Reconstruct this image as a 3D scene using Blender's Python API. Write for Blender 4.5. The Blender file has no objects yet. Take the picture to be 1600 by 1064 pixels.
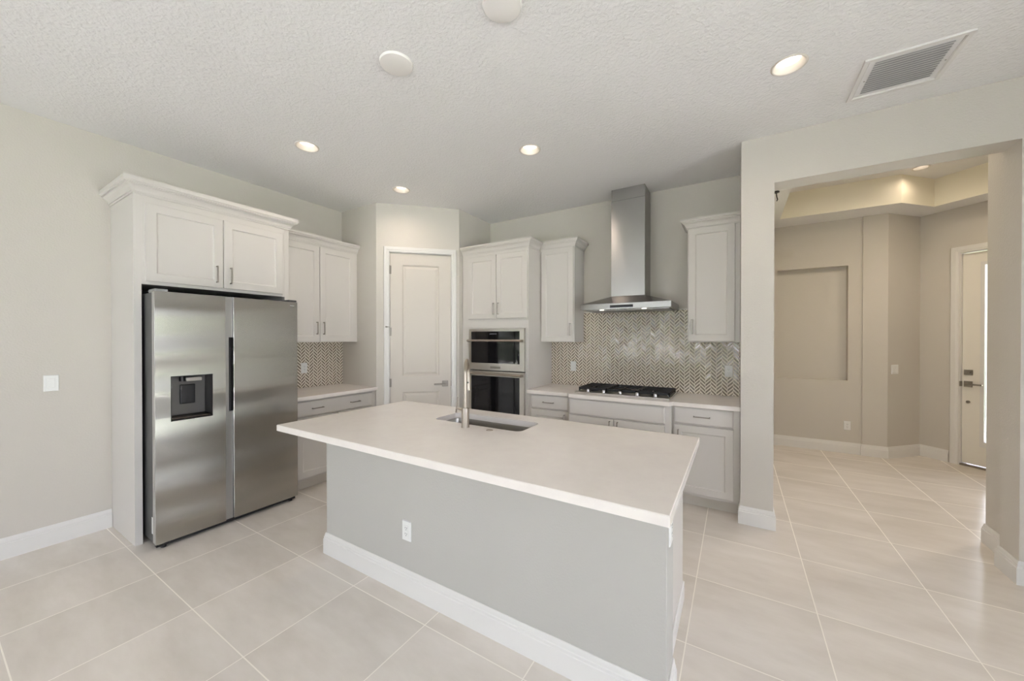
import bpy, bmesh, math, random
from mathutils import Vector, Matrix
random.seed(4)
PI = math.pi
S = bpy.context.scene
COL = S.collection

# ------------------------------------------------------------------ camera
EYE = 1.472
cam = bpy.data.cameras.new('camera'); co = bpy.data.objects.new('camera', cam); COL.objects.link(co)
cam.sensor_width = 36.0; cam.lens = 36.0 * 576.7 / 1600.0; cam.clip_start = 0.05; cam.clip_end = 200
co.location = (0, 0, EYE); co.rotation_euler = (PI / 2 - 0.0057, 0, 0.5462)
S.camera = co
# ------------------------------------------------------------------ colour management
S.view_settings.view_transform = 'Standard'; S.view_settings.look = 'None'
S.view_settings.gamma = 1; S.view_settings.use_curve_mapping = False
S.view_settings.exposure = 0.55
S.cycles.max_bounces = 10; S.cycles.diffuse_bounces = 7; S.cycles.glossy_bounces = 5
S.cycles.sample_clamp_indirect = 6.0; S.cycles.caustics_reflective = False
S.cycles.use_denoising = True
# ------------------------------------------------------------------ world: hazy bright sky
W = bpy.data.worlds.new('world'); S.world = W; W.use_nodes = True
wn = W.node_tree.nodes; wl = W.node_tree.links; wn.clear()
wo = wn.new('ShaderNodeOutputWorld'); wb = wn.new('ShaderNodeBackground')
wt = wn.new('ShaderNodeTexCoord'); ws = wn.new('ShaderNodeSeparateXYZ'); wr = wn.new('ShaderNodeValToRGB')
wr.color_ramp.elements[0].position = 0.0; wr.color_ramp.elements[0].color = (0.89, 0.87, 1.0, 1)
wr.color_ramp.elements[1].position = 0.8; wr.color_ramp.elements[1].color = (0.76, 0.81, 1.0, 1)
wl.new(wt.outputs['Generated'], ws.inputs[0]); wl.new(ws.outputs[2], wr.inputs[0])
wl.new(wr.outputs[0], wb.inputs[0]); wl.new(wb.outputs[0], wo.inputs[0])
wb.inputs[1].default_value = 5.6

sun = bpy.data.lights.new('sun', 'SUN'); sun.energy = 155.0; sun.angle = 0.02; sun.color = (0.95, 0.89, 1.0)
so = bpy.data.objects.new('sun', sun); COL.objects.link(so); so.rotation_euler = (math.radians(38), 0, math.radians(12))

def portal(name, loc, rot, sx, sy):
    l = bpy.data.lights.new(name, 'AREA'); l.shape = 'RECTANGLE'; l.size = sx; l.size_y = sy
    l.cycles.is_portal = True
    o = bpy.data.objects.new(name, l); COL.objects.link(o); o.location = loc; o.rotation_euler = rot
# rear glazing (behind the camera) and the front door glass
REAR = -4.2
portal('portal_rear', (-1.5, REAR - 0.02, 1.25), (PI / 2, 0, 0), 4.6, 2.5)
portal('portal_rear_side', (2.75, REAR - 0.02, 1.45), (PI / 2, 0, 0), 1.9, 1.9)

# ------------------------------------------------------------------ materials
def mat(name, rgb, rough=0.5, metal=0.0, spec=0.5, emit=None, estr=0.0, coat=0.0, trans=0.0, ior=1.45):
    m = bpy.data.materials.new(name); m.use_nodes = True
    b = m.node_tree.nodes['Principled BSDF']
    b.inputs['Base Color'].default_value = (*rgb, 1); b.inputs['Roughness'].default_value = rough
    b.inputs['Metallic'].default_value = metal; b.inputs['Specular IOR Level'].default_value = spec
    b.inputs['Coat Weight'].default_value = coat; b.inputs['Coat Roughness'].default_value = 0.06
    b.inputs['Transmission Weight'].default_value = trans; b.inputs['IOR'].default_value = ior
    if emit:
        b.inputs['Emission Color'].default_value = (*emit, 1); b.inputs['Emission Strength'].default_value = estr
    return m
def srgb(r, g, b):
    f = lambda c: (c / 255 / 12.92) if c / 255 <= 0.04045 else ((c / 255 + 0.055) / 1.055) ** 2.4
    return (f(r), f(g), f(b))
def N(m, t): return m.node_tree.nodes.new(t)
def L(m, a, b): m.node_tree.links.new(a, b)
def bump(m, scale, dist, detail=2.0, strength=1.0, stretch=None, ramp=None, rough=0.5):
    b = m.node_tree.nodes['Principled BSDF']
    g = N(m, 'ShaderNodeNewGeometry'); n = N(m, 'ShaderNodeTexNoise'); bp = N(m, 'ShaderNodeBump')
    n.inputs['Scale'].default_value = scale; n.inputs['Detail'].default_value = detail; n.inputs['Roughness'].default_value = rough
    src = g.outputs['Position']
    if stretch:
        mp = N(m, 'ShaderNodeMapping'); mp.inputs['Scale'].default_value = stretch; L(m, src, mp.inputs[0]); src = mp.outputs[0]
    L(m, src, n.inputs['Vector'])
    h = n.outputs[0]
    if ramp:
        r = N(m, 'ShaderNodeValToRGB'); r.color_ramp.elements[0].position = ramp[0]; r.color_ramp.elements[1].position = ramp[1]
        L(m, h, r.inputs[0]); h = r.outputs[0]
    bp.inputs['Distance'].default_value = dist; bp.inputs['Strength'].default_value = strength
    L(m, h, bp.inputs['Height']); L(m, bp.outputs[0], b.inputs['Normal'])
    return m

WALL = bump(mat('wall_paint', srgb(200, 195, 187), 0.75, spec=0.25), 90, 0.0012, 2)
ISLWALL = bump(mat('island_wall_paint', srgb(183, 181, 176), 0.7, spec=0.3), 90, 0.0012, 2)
CEIL = bump(mat('ceiling_texture', srgb(230, 229, 228), 0.9, spec=0.2), 55, 0.0014, 4, ramp=(0.40, 0.64))
TRIM = mat('trim_white', srgb(219, 217, 214), 0.35)
CAB = mat('cabinet_white', srgb(204, 200, 195), 0.38)
DOORW = mat('door_white', srgb(203, 196, 187), 0.4)
PLATE = mat('plate_white', srgb(226, 226, 224), 0.3)
TOE = mat('toe_kick', srgb(212, 207, 198), 0.5)
DARK = mat('dark_gap', (0.012, 0.012, 0.012), 0.6)
BLACK = mat('black_iron', (0.016, 0.016, 0.017), 0.5)
BGLASS = mat('black_glass', (0.006, 0.006, 0.007), 0.04, spec=0.6)
BPLAST = mat('black_plastic', (0.008, 0.008, 0.009), 0.4)
NICKEL = mat('satin_nickel', (0.32, 0.295, 0.26), 0.34, 1.0)
FNICK = mat('faucet_nickel', (0.36, 0.315, 0.27), 0.38, 1.0)
CHROME = mat('knob_chrome', (0.50, 0.48, 0.46), 0.25, 1.0)
LABELW = mat('sticker_white', (0.8, 0.8, 0.8), 0.6)
CANTRIM = mat('can_trim', srgb(215, 208, 198), 0.5)
LENS = mat('can_lens', (1, 1, 1), 0.5, emit=(1.0, 0.90, 0.78), estr=1.7)
HLENS = mat('hood_lens', (1, 1, 1), 0.5, emit=(1.0, 0.93, 0.82), estr=1.3)
FRSIDE = mat('fridge_side_grey', (0.10, 0.10, 0.10), 0.45, 0.4)
DISPG = mat('dispenser_grey', (0.12, 0.115, 0.11), 0.35, 0.5)
GRASS = bump(mat('lawn_green', (0.11, 0.14, 0.07), 0.9), 8, 0.05, 5)
LEAF = bump(mat('hedge_green', (0.09, 0.13, 0.06), 0.8), 5, 0.2, 6)

def steel(name, rgb, rough, wav=0.0, tangent=None, aniso=0.8):
    m = mat(name, rgb, rough, 1.0)
    b = m.node_tree.nodes['Principled BSDF']
    if tangent:
        b.inputs['Anisotropic'].default_value = aniso
        c = N(m, 'ShaderNodeCombineXYZ')
        for k in range(3): c.inputs[k].default_value = tangent[k]
        L(m, c.outputs[0], b.inputs['Tangent'])
    if wav:
        g = N(m, 'ShaderNodeNewGeometry')
        n2 = N(m, 'ShaderNodeTexNoise'); n2.inputs['Scale'].default_value = 1.0; n2.inputs['Detail'].default_value = 0.5
        mp2 = N(m, 'ShaderNodeMapping'); mp2.inputs['Scale'].default_value = (1.5, 0.9, 4.5)
        L(m, g.outputs['Position'], mp2.inputs[0]); L(m, mp2.outputs[0], n2.inputs['Vector'])
        b2 = N(m, 'ShaderNodeBump'); b2.inputs['Distance'].default_value = wav; L(m, n2.outputs[0], b2.inputs['Height'])
        L(m, b2.outputs[0], b.inputs['Normal'])
    return m
STEEL = steel('fridge_stainless', (0.43, 0.415, 0.385), 0.24, 0.024, (0, 1, 0.01))
HSTEEL = steel('hood_stainless', (0.31, 0.30, 0.29), 0.27, 0, (0.01, 0.01, 1))
OSTEEL = steel('oven_stainless', (0.62, 0.59, 0.55), 0.28, 0)
SSTEEL = steel('sink_stainless', (0.36, 0.345, 0.32), 0.3, 0)

def quartz():
    m = mat('white_quartz', srgb(232, 226, 219), 0.16, spec=0.5, coat=0.0)
    b = m.node_tree.nodes['Principled BSDF']
    g = N(m, 'ShaderNodeNewGeometry'); n = N(m, 'ShaderNodeTexNoise'); n.inputs['Scale'].default_value = 7; n.inputs['Detail'].default_value = 8
    n.inputs['Roughness'].default_value = 0.7
    v = N(m, 'ShaderNodeTexVoronoi'); v.inputs['Scale'].default_value = 60
    L(m, g.outputs['Position'], n.inputs['Vector']); L(m, g.outputs['Position'], v.inputs['Vector'])
    r = N(m, 'ShaderNodeValToRGB'); e = r.color_ramp.elements
    e[0].position = 0.3; e[0].color = (*srgb(226, 219, 214), 1); e[1].position = 0.6; e[1].color = (*srgb(231, 225, 219), 1)
    r2 = N(m, 'ShaderNodeValToRGB'); e = r2.color_ramp.elements
    e[0].position = 0.03; e[0].color = (1, 1, 1, 1); e[1].position = 0.09; e[1].color = (0, 0, 0, 1)
    mx = N(m, 'ShaderNodeMix'); mx.data_type = 'RGBA'; mx.inputs[7].default_value = (*srgb(240, 236, 231), 1)
    L(m, n.outputs[0], r.inputs[0]); L(m, v.outputs['Distance'], r2.inputs[0]); L(m, r2.outputs[0], mx.inputs[0])
    L(m, r.outputs[0], mx.inputs[6]); L(m, mx.outputs[2], b.inputs['Base Color'])
    return m
QUARTZ = quartz()

def math_(m, op, a, b=None, clamp=False):
    n = N(m, 'ShaderNodeMath'); n.operation = op; n.use_clamp = clamp
    for i, s in enumerate((a, b)):
        if s is None: continue
        if isinstance(s, (int, float)): n.inputs[i].default_value = s
        else: L(m, s, n.inputs[i])
    return n.outputs[0]

def floor_mat():
    m = mat('porcelain_floor_tile', srgb(200, 192, 180), 0.3, spec=0.5)
    b = m.node_tree.nodes['Principled BSDF']
    g = N(m, 'ShaderNodeNewGeometry'); s = N(m, 'ShaderNodeSeparateXYZ'); L(m, g.outputs['Position'], s.inputs[0])
    u = math_(m, 'DIVIDE', math_(m, 'SUBTRACT', s.outputs[0], -0.205 - 0.579 * 20), 0.579)
    v = math_(m, 'DIVIDE', math_(m, 'SUBTRACT', s.outputs[1], 0.805 - 0.5745 * 20), 0.5745)
    fu = math_(m, 'FRACT', u); fv = math_(m, 'FRACT', v)
    du = math_(m, 'ABSOLUTE', math_(m, 'SUBTRACT', fu, 0.5)); dv = math_(m, 'ABSOLUTE', math_(m, 'SUBTRACT', fv, 0.5))
    d = math_(m, 'MAXIMUM', du, dv)
    grout = math_(m, 'GREATER_THAN', d, 0.4955)
    cmb = N(m, 'ShaderNodeCombineXYZ'); L(m, math_(m, 'FLOOR', u), cmb.inputs[0]); L(m, math_(m, 'FLOOR', v), cmb.inputs[1])
    wnz = N(m, 'ShaderNodeTexWhiteNoise'); wnz.noise_dimensions = '2D'; L(m, cmb.outputs[0], wnz.inputs['Vector'])
    off = N(m, 'ShaderNodeVectorMath'); off.operation = 'MULTIPLY_ADD'; L(m, wnz.outputs['Color'], off.inputs[0])
    off.inputs[1].default_value = (7, 7, 7); L(m, g.outputs['Position'], off.inputs[2])
    mp = N(m, 'ShaderNodeMapping'); mp.inputs['Scale'].default_value = (1.1, 3.2, 1); mp.inputs['Rotation'].default_value = (0, 0, 0.25)
    L(m, off.outputs[0], mp.inputs[0])
    n = N(m, 'ShaderNodeTexNoise'); n.inputs['Scale'].default_value = 1.6; n.inputs['Detail'].default_value = 7; n.inputs['Roughness'].default_value = 0.62
    L(m, mp.outputs[0], n.inputs['Vector'])
    r = N(m, 'ShaderNodeValToRGB'); e = r.color_ramp.elements
    e[0].position = 0.3; e[0].color = (*srgb(210, 202, 192), 1); e[1].position = 0.72; e[1].color = (*srgb(228, 221, 213), 1)
    L(m, n.outputs[0], r.inputs[0])
    hs = N(m, 'ShaderNodeHueSaturation'); L(m, r.outputs[0], hs.inputs['Color'])
    L(m, math_(m, 'ADD', math_(m, 'MULTIPLY', wnz.outputs['Value'], 0.05), 0.975), hs.inputs['Value'])
    mx = N(m, 'ShaderNodeMix'); mx.data_type = 'RGBA'; mx.inputs[7].default_value = (*srgb(238, 232, 222), 1)
    L(m, grout, mx.inputs[0]); L(m, hs.outputs[0], mx.inputs[6]); L(m, mx.outputs[2], b.inputs['Base Color'])
    L(m, math_(m, 'ADD', math_(m, 'MULTIPLY', grout, 0.45), 0.20), b.inputs['Roughness'])
    return m
FLOOR = floor_mat()

def herring(axis):
    # small glazed strips laid in zigzag columns; axis = world axis running along the wall
    m = mat('herringbone_' + axis, srgb(170, 160, 145), 0.12, spec=0.6)
    b = m.node_tree.nodes['Principled BSDF']
    g = N(m, 'ShaderNodeNewGeometry'); s = N(m, 'ShaderNodeSeparateXYZ'); L(m, g.outputs['Position'], s.inputs[0])
    h = math_(m, 'ADD', s.outputs[0 if axis == 'x' else 1], 10.0)
    CW, P = 0.0475, 0.0362
    u = math_(m, 'DIVIDE', h, CW); cu = math_(m, 'FLOOR', u); fu = math_(m, 'FRACT', u)
    par = math_(m, 'MODULO', cu, 2.0)
    tri = math_(m, 'ABSOLUTE', math_(m, 'SUBTRACT', par, fu))          # 0..1 zigzag
    zz = math_(m, 'ADD', math_(m, 'ADD', s.outputs[2], math_(m, 'MULTIPLY', tri, CW)), math_(m, 'MULTIPLY', par, P * 0.5))
    v = math_(m, 'DIVIDE', zz, P); cv = math_(m, 'FLOOR', v); fv = math_(m, 'FRACT', v)
    inv = math_(m, 'LESS_THAN', math_(m, 'ABSOLUTE', math_(m, 'SUBTRACT', fv, 0.5)), 0.27)
    inu = math_(m, 'LESS_THAN', math_(m, 'ABSOLUTE', math_(m, 'SUBTRACT', fu, 0.5)), 0.46)
    tile = math_(m, 'MULTIPLY', inv, inu)
    cmb = N(m, 'ShaderNodeCombineXYZ'); L(m, cu, cmb.inputs[0]); L(m, cv, cmb.inputs[1])
    wnz = N(m, 'ShaderNodeTexWhiteNoise'); wnz.noise_dimensions = '2D'; L(m, cmb.outputs[0], wnz.inputs['Vector'])
    r = N(m, 'ShaderNodeValToRGB'); e = r.color_ramp.elements
    e[0].position = 0.0; e[0].color = (*srgb(112, 101, 86), 1); e[1].position = 1.0; e[1].color = (*srgb(142, 131, 115), 1)
    L(m, wnz.outputs['Value'], r.inputs[0])
    mx = N(m, 'ShaderNodeMix'); mx.data_type = 'RGBA'; mx.inputs[6].default_value = (*srgb(226, 218, 204), 1)
    L(m, tile, mx.inputs[0]); L(m, r.outputs[0], mx.inputs[7]); L(m, mx.outputs[2], b.inputs['Base Color'])
    L(m, math_(m, 'SUBTRACT', 0.65, math_(m, 'MULTIPLY', tile, 0.53)), b.inputs['Roughness'])
    sub = N(m, 'ShaderNodeVectorMath'); sub.operation = 'SUBTRACT'; L(m, wnz.outputs['Color'], sub.inputs[0]); sub.inputs[1].default_value = (.5, .5, .5)
    sc = N(m, 'ShaderNodeVectorMath'); sc.operation = 'SCALE'; L(m, sub.outputs[0], sc.inputs[0]); L(m, math_(m, 'MULTIPLY', tile, 0.14), sc.inputs['Scale'])
    ad = N(m, 'ShaderNodeVectorMath'); ad.operation = 'ADD'; L(m, g.outputs['Normal'], ad.inputs[0]); L(m, sc.outputs[0], ad.inputs[1])
    nm = N(m, 'ShaderNodeVectorMath'); nm.operation = 'NORMALIZE'; L(m, ad.outputs[0], nm.inputs[0])
    L(m, nm.outputs[0], b.inputs['Normal'])
    return m
HERX, HERY = herring('x'), herring('y')
def glass():
    m = bpy.data.materials.new('clear_glass'); m.use_nodes = True; m.node_tree.nodes.clear()
    o = N(m, 'ShaderNodeOutputMaterial'); t = N(m, 'ShaderNodeBsdfTransparent'); g = N(m, 'ShaderNodeBsdfGlossy'); x = N(m, 'ShaderNodeMixShader'); f = N(m, 'ShaderNodeFresnel')
    g.inputs['Roughness'].default_value = 0.0; t.inputs[0].default_value = (0.94, 0.97, 0.95, 1)
    L(m, f.outputs[0], x.inputs[0]); L(m, t.outputs[0], x.inputs[1]); L(m, g.outputs[0], x.inputs[2]); L(m, x.outputs[0], o.inputs[0])
    return m
GLASS = glass()

# ------------------------------------------------------------------ mesh helpers
def link(name, bm, m, parent=None, smooth=False):
    bmesh.ops.recalc_face_normals(bm, faces=bm.faces)
    me = bpy.data.meshes.new(name); bm.to_mesh(me); bm.free()
    if smooth:
        for p in me.polygons: p.use_smooth = True
        try: me.set_sharp_from_angle(angle=math.radians(38))
        except Exception: pass
    me.materials.append(m)
    o = bpy.data.objects.new(name, me); COL.objects.link(o)
    if parent: o.parent = parent
    return o
def B(): return bmesh.new()
def box(bm, x0, x1, y0, y1, z0, z1, bev=0.0, seg=1):
    t = bmesh.new()
    bmesh.ops.create_cube(t, size=1)
    bmesh.ops.scale(t, vec=(x1 - x0, y1 - y0, z1 - z0), verts=t.verts)
    bmesh.ops.translate(t, vec=((x0 + x1) / 2, (y0 + y1) / 2, (z0 + z1) / 2), verts=t.verts)
    if bev: bmesh.ops.bevel(t, geom=t.edges[:], offset=bev, segments=seg, profile=0.5, affect='EDGES')
    merge(bm, t)
    return bm
def merge(bm, t):
    me = bpy.data.meshes.new('tmp'); t.to_mesh(me); t.free(); bm.from_mesh(me); bpy.data.meshes.remove(me)
def cyl(bm, p0, p1, r0, r1=None, n=24, caps=True):
    r1 = r0 if r1 is None else r1
    p0, p1 = Vector(p0), Vector(p1); d = p1 - p0
    t = bmesh.new(); bmesh.ops.create_cone(t, cap_ends=caps, segments=n, radius1=r0, radius2=r1, depth=d.length)
    q = Vector((0, 0, 1)).rotation_difference(d.normalized())
    bmesh.ops.transform(t, matrix=Matrix.Translation((p0 + p1) / 2) @ q.to_matrix().to_4x4(), verts=t.verts)
    merge(bm, t); return bm
def tube(bm, pts, r, n=16, caps=True):
    pts = [Vector(p) for p in pts]; rings = []
    rr = r if isinstance(r, (list, tuple)) else [r] * len(pts)
    up = None
    for i, p in enumerate(pts):
        d = (pts[min(i + 1, len(pts) - 1)] - pts[max(i - 1, 0)]).normalized()
        if up is None:
            up = d.orthogonal().normalized()
        a = (up - d * up.dot(d)).normalized(); up = a; b = d.cross(a)
        rings.append([bm.verts.new(p + (a * math.cos(2 * PI * k / n) + b * math.sin(2 * PI * k / n)) * rr[i]) for k in range(n)])
    for i in range(len(rings) - 1):
        for k in range(n):
            bm.faces.new((rings[i][k], rings[i][(k + 1) % n], rings[i + 1][(k + 1) % n], rings[i + 1][k]))
    if caps: bm.faces.new(rings[0]); bm.faces.new(rings[-1])
    return bm
def lathe(bm, prof, c=(0, 0, 0), n=40):
    # prof: (radius, z) pairs about the z axis through c
    rings = []
    for r, z in prof:
        if r < 1e-6: rings.append([bm.verts.new((c[0], c[1], c[2] + z))])
        else: rings.append([bm.verts.new((c[0] + r * math.cos(2 * PI * k / n), c[1] + r * math.sin(2 * PI * k / n), c[2] + z)) for k in range(n)])
    for a, b in zip(rings, rings[1:]):
        for k in range(n):
            k2 = (k + 1) % n
            if len(a) == 1: bm.faces.new((a[0], b[k], b[k2]))
            elif len(b) == 1: bm.faces.new((a[k], a[k2], b[0]))
            else: bm.faces.new((a[k], a[k2], b[k2], b[k]))
    return bm
def rings_panel(bm, x0, x1, z0, z1, rings, back):
    # rectangular rings in the x/z plane, each (inset, y); closed by a flat last ring and a back face
    R = [[bm.verts.new((x0, back, z0)), bm.verts.new((x1, back, z0)), bm.verts.new((x1, back, z1)), bm.verts.new((x0, back, z1))]]
    for i, y in rings:
        R.append([bm.verts.new((x0 + i, y, z0 + i)), bm.verts.new((x1 - i, y, z0 + i)), bm.verts.new((x1 - i, y, z1 - i)), bm.verts.new((x0 + i, y, z1 - i))])
    bm.faces.new(R[0]); bm.faces.new(R[-1])
    for a, b in zip(R, R[1:]):
        for k in range(4): bm.faces.new((a[k], a[(k + 1) % 4], b[(k + 1) % 4], b[k]))
    return bm
def shaker(bm, x0, x1, z0, z1, front=-0.02, t=0.02, rail=0.062):
    y = front
    return rings_panel(bm, x0, x1, z0, z1, [(0, y + 0.003), (0.003, y), (rail, y), (rail + 0.004, y + 0.006), (rail + 0.011, y + 0.008)], y + t)
def slab_front(bm, x0, x1, z0, z1, front=-0.02, t=0.02):
    y = front
    return rings_panel(bm, x0, x1, z0, z1, [(0, y + 0.007), (0.004, y + 0.003), (0.012, y)], y + t)
def sweep(bm, path, prof, closed=False):
    """sweep a profile (out, z) along plan points; 'out' is to the right of the walking direction, mitred"""
    P = [Vector((p[0], p[1])) for p in path]; rows = []
    n = len(P)
    for i in range(n):
        if closed: a, b = P[i] - P[i - 1], P[(i + 1) % n] - P[i]
        else:
            a = P[i] - P[i - 1] if i > 0 else P[1] - P[0]
            b = P[i + 1] - P[i] if i < n - 1 else P[-1] - P[-2]
        a.normalize(); b.normalize()
        na, nb = Vector((a.y, -a.x)), Vector((b.y, -b.x))
        m = (na + nb); m = m / max(0.2, m.dot(na)) if m.length > 1e-6 else na
        rows.append([bm.verts.new((P[i].x + m.x * o, P[i].y + m.y * o, z)) for o, z in prof])
    k = len(prof)
    rng = range(n) if closed else range(n - 1)
    for i in rng:
        A, Bq = rows[i], rows[(i + 1) % n]
        for j in range(k): bm.faces.new((A[j], A[(j + 1) % k], Bq[(j + 1) % k], Bq[j]))
    if not closed: bm.faces.new(rows[0]); bm.faces.new(rows[-1])
    return bm
BASEP = [(0, 0), (0.016, 0), (0.016, 0.098), (0.0125, 0.102), (0.0125, 0.113), (0.009, 0.117), (0.0075, 0.130), (0.004, 0.140), (0, 0.140)]
def crownp(z0, h=0.092, w=0.058):
    return [(0, z0), (0.007, z0), (0.007, z0 + 0.013), (0.014, z0 + 0.013), (0.014, z0 + 0.019), (0.020, z0 + 0.034), (0.030, z0 + 0.048), (0.043, z0 + 0.057),
            (0.043, z0 + 0.063), (w - 0.006, z0 + 0.063), (w - 0.006, z0 + 0.069), (w, z0 + 0.075), (w, z0 + h), (0, z0 + h)]

def thing(name, label, cat, loc=(0, 0, 0), rotz=0.0, group=None):
    o = bpy.data.objects.new(name, None); COL.objects.link(o); o.empty_display_size = 0.1
    o.location = loc; o.rotation_euler = (0, 0, rotz); o['label'] = label; o['category'] = cat
    if group: o['group'] = group
    return o
def tag(o, label, cat, group=None):
    o['label'] = label; o['category'] = cat
    if group: o['group'] = group
    return o
def struct(name, bm, m, smooth=False):
    o = link(name, bm, m, None, smooth); o['kind'] = 'structure'; return o

def wall_boxes(bm, p0, p1, side, thick, h, holes=(), z0=0.0):
    """wall from p0 to p1; thickness goes to the left (side=1) or right (-1); holes (u0,u1,z0,z1)"""
    p0, p1 = Vector(p0), Vector(p1); d = (p1 - p0); Ln = d.length; ang = math.atan2(d.y, d.x)
    M = Matrix.Translation((p0.x, p0.y, 0)) @ Matrix.Rotation(ang, 4, 'Z')
    t = bmesh.new(); y0, y1 = (0, thick) if side > 0 else (-thick, 0)
    us = sorted({0, Ln, *[q for hh in holes for q in hh[:2]]}); zs = sorted({z0, h, *[q for hh in holes for q in hh[2:]]})
    for a, b in zip(us, us[1:]):
        for c, e in zip(zs, zs[1:]):
            mu, mz = (a + b) / 2, (c + e) / 2
            if any(hh[0] < mu < hh[1] and hh[2] < mz < hh[3] for hh in holes): continue
            box(t, a, b, y0, y1, c, e)
    bmesh.ops.remove_doubles(t, verts=t.verts, dist=1e-5)
    # remove the internal partitions left between cells
    seen = {}
    for f in t.faces:
        seen.setdefault(tuple(sorted(v.index for v in f.verts)), []).append(f)
    t.verts.index_update(); seen = {}
    for f in t.faces: seen.setdefault(frozenset(v.index for v in f.verts), []).append(f)
    dele = [f for l in seen.values() if len(l) > 1 for f in l]
    if dele: bmesh.ops.delete(t, geom=dele, context='FACES')
    bmesh.ops.transform(t, matrix=M, verts=t.verts)
    merge(bm, t); return bm

# ------------------------------------------------------------------ key dimensions
C = 3.03
XL = -4.175; YB = 4.15; XR = 0.03
YP = 2.815; P1 = (-3.537, YP); P2 = (-2.867, 3.485)
YH0, YH1 = 3.458, 3.65; XC = 0.246; XJ = 1.45; HB = 2.662
RX = 4.2
# ------------------------------------------------------------------ shell
struct('floor', box(B(), XL - .12, RX + .12, REAR - .12, 7.2, -0.08, 0.0), FLOOR)
bm = B(); box(bm, XL - .12, RX + .12, REAR - .12, YH1 - 0.02, C, C + .08); box(bm, XL - .12, XC, YH1 - 0.02, YB + .12, C, C + .08)
bm.free(); bm = B()
def ceil_face(bm, outer, holes, z):
    edges = []
    for lp in [outer] + holes:
        vs = [bm.verts.new((x, y, z)) for x, y in lp]; edges += [bm.edges.new((vs[i], vs[(i + 1) % len(vs)])) for i in range(len(vs))]
    bmesh.ops.triangle_fill(bm, edges=edges, use_beauty=True)
def circ(x, y, r, n=40): return [(x + r * math.cos(2 * PI * k / n), y + r * math.sin(2 * PI * k / n)) for k in range(n)]
CANS = [(-2.984, 1.705), (-3.006, 2.711), (-1.462, 2.689), (.252, 2.625)]
outc = [(XL - .12, REAR - .12), (RX + .12, REAR - .12), (RX + .12, YH1 - .02), (XC, YH1 - .02), (XC, YB + .12), (XL - .12, YB + .12)]
ceil_face(bm, outc, [circ(x, y, .080) for x, y in CANS], C)
top = [bm.verts.new((x, y, C + .10)) for x, y in outc]; bm.faces.new(top)
low = [bm.verts.new((x, y, C)) for x, y in outc]
for i in range(6): bm.faces.new((low[i], low[(i + 1) % 6], top[(i + 1) % 6], top[i]))
bmesh.ops.remove_doubles(bm, verts=bm.verts, dist=1e-5)
struct('ceiling', bm, CEIL)
struct('wall_left', wall_boxes(B(), (XL, REAR), (XL, YB + .12), 1, .12, C), WALL)
struct('wall_back', wall_boxes(B(), (XL, YB), (XR + .01, YB), 1, .12, C), WALL)
bm = wall_boxes(B(), (XL, REAR), (RX, REAR), -1, .12, C, holes=[(0.375, 4.975, 0.0, 2.5), (5.975, 7.875, 0.5, 2.4)])
struct('wall_rear', bm, WALL)
struct('wall_right', wall_boxes(B(), (RX, REAR), (RX, YH1), -1, .12, C, holes=[(0.7, 6.1, 0.0, 2.5)]), WALL)
# pantry enclosure
D0, D1, DT = 0.145, 0.853, 2.474
PL = (Vector(P2) - Vector(P1)).length
bm = wall_boxes(B(), (XL, YP), P1, 1, .1, C)
wall_boxes(bm, P1, P2, 1, .1, C, holes=[(D0, D1, 0, DT)])
wall_boxes(bm, P2, (P2[0], YB), 1, .1, C)
struct('wall_pantry', bm, WALL)
# partition wall with wide cased opening
bm = B(); box(bm, XR, XC, YH0, 6.3, 0, HB, 0.0); box(bm, XR, XJ, YH0, YH1, HB, C + .5); box(bm, XJ, RX, YH0, YH1, 0, C + .5)
box(bm, XR, XC, YH1, 6.3, HB, C + .5)
struct('wall_partition', bm, WALL)
bm = B(); box(bm, 1.535, 1.66, YH1, 4.03, 0, 3.0)
struct('wall_stub', bm, WALL)
# foyer
FY1, FY2 = 6.27, 6.25; SX = 1.355; SC = 3.0
K1 = (1.585, FY2); K2 = (1.975, 6.64); K3 = (3.3, 5.315)
bm = B()
wall_boxes(bm, (XC, FY1), (SX, FY1), 1, .25, SC, holes=[(0.484 - XC, 1.22 - XC, 0.931, 2.406)])
box(bm, 0.45, 1.25, FY1 + .09, FY1 + .12, 0.9, 2.45)
wall_boxes(bm, (SX, FY2), K1, 1, .25, SC)
wall_boxes(bm, K1, K2, 1, .12, SC)
struct('wall_foyer_back', bm, WALL)
FD0, FD1, FDT = 0.355, 1.27, 2.463
bm = wall_boxes(B(), K2, K3, 1, .12, SC, holes=[(FD0, FD1, 0, FDT), (1.40, 1.72, 0.25, 2.35)])
wall_boxes(bm, K3, (3.3, YH1), 1, .12, SC)
struct('wall_foyer_right', bm, WALL)
# foyer soffit and tray ceiling
def fill_with_hole(bm, outer, inner, z):
    loops = []
    for lp in (outer, inner):
        vs = [bm.verts.new((x, y, z)) for x, y in lp]; es = [bm.edges.new((vs[i], vs[(i + 1) % len(vs)])) for i in range(len(vs))]
        loops.append((vs, es))
    bmesh.ops.triangle_fill(bm, edges=loops[0][1] + loops[1][1], use_beauty=True)
    return loops[0][0], loops[1][0]
TR = [(0.474, 4.25), (2.75, 4.25), (2.75, 5.42), (1.958, 6.212), (1.586, 5.84), (0.474, 5.84)]
bm = B()
_, inn = fill_with_hole(bm, [(XR + .05, YH1 - .01), (3.5, YH1 - .01), (3.5, 7.1), (XR + .05, 7.1)], TR, SC)
struct('ceiling_foyer', bm, CEIL)
bm = B(); lo = [bm.verts.new((x, y, SC)) for x, y in TR]; hi = [bm.verts.new((x, y, 3.32)) for x, y in TR]
for i in range(len(TR)): bm.faces.new((lo[i], lo[(i + 1) % 6], hi[(i + 1) % 6], hi[i]))
struct('trim_1', bm, mat('tray_paint', srgb(232, 226, 208), .7))
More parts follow.
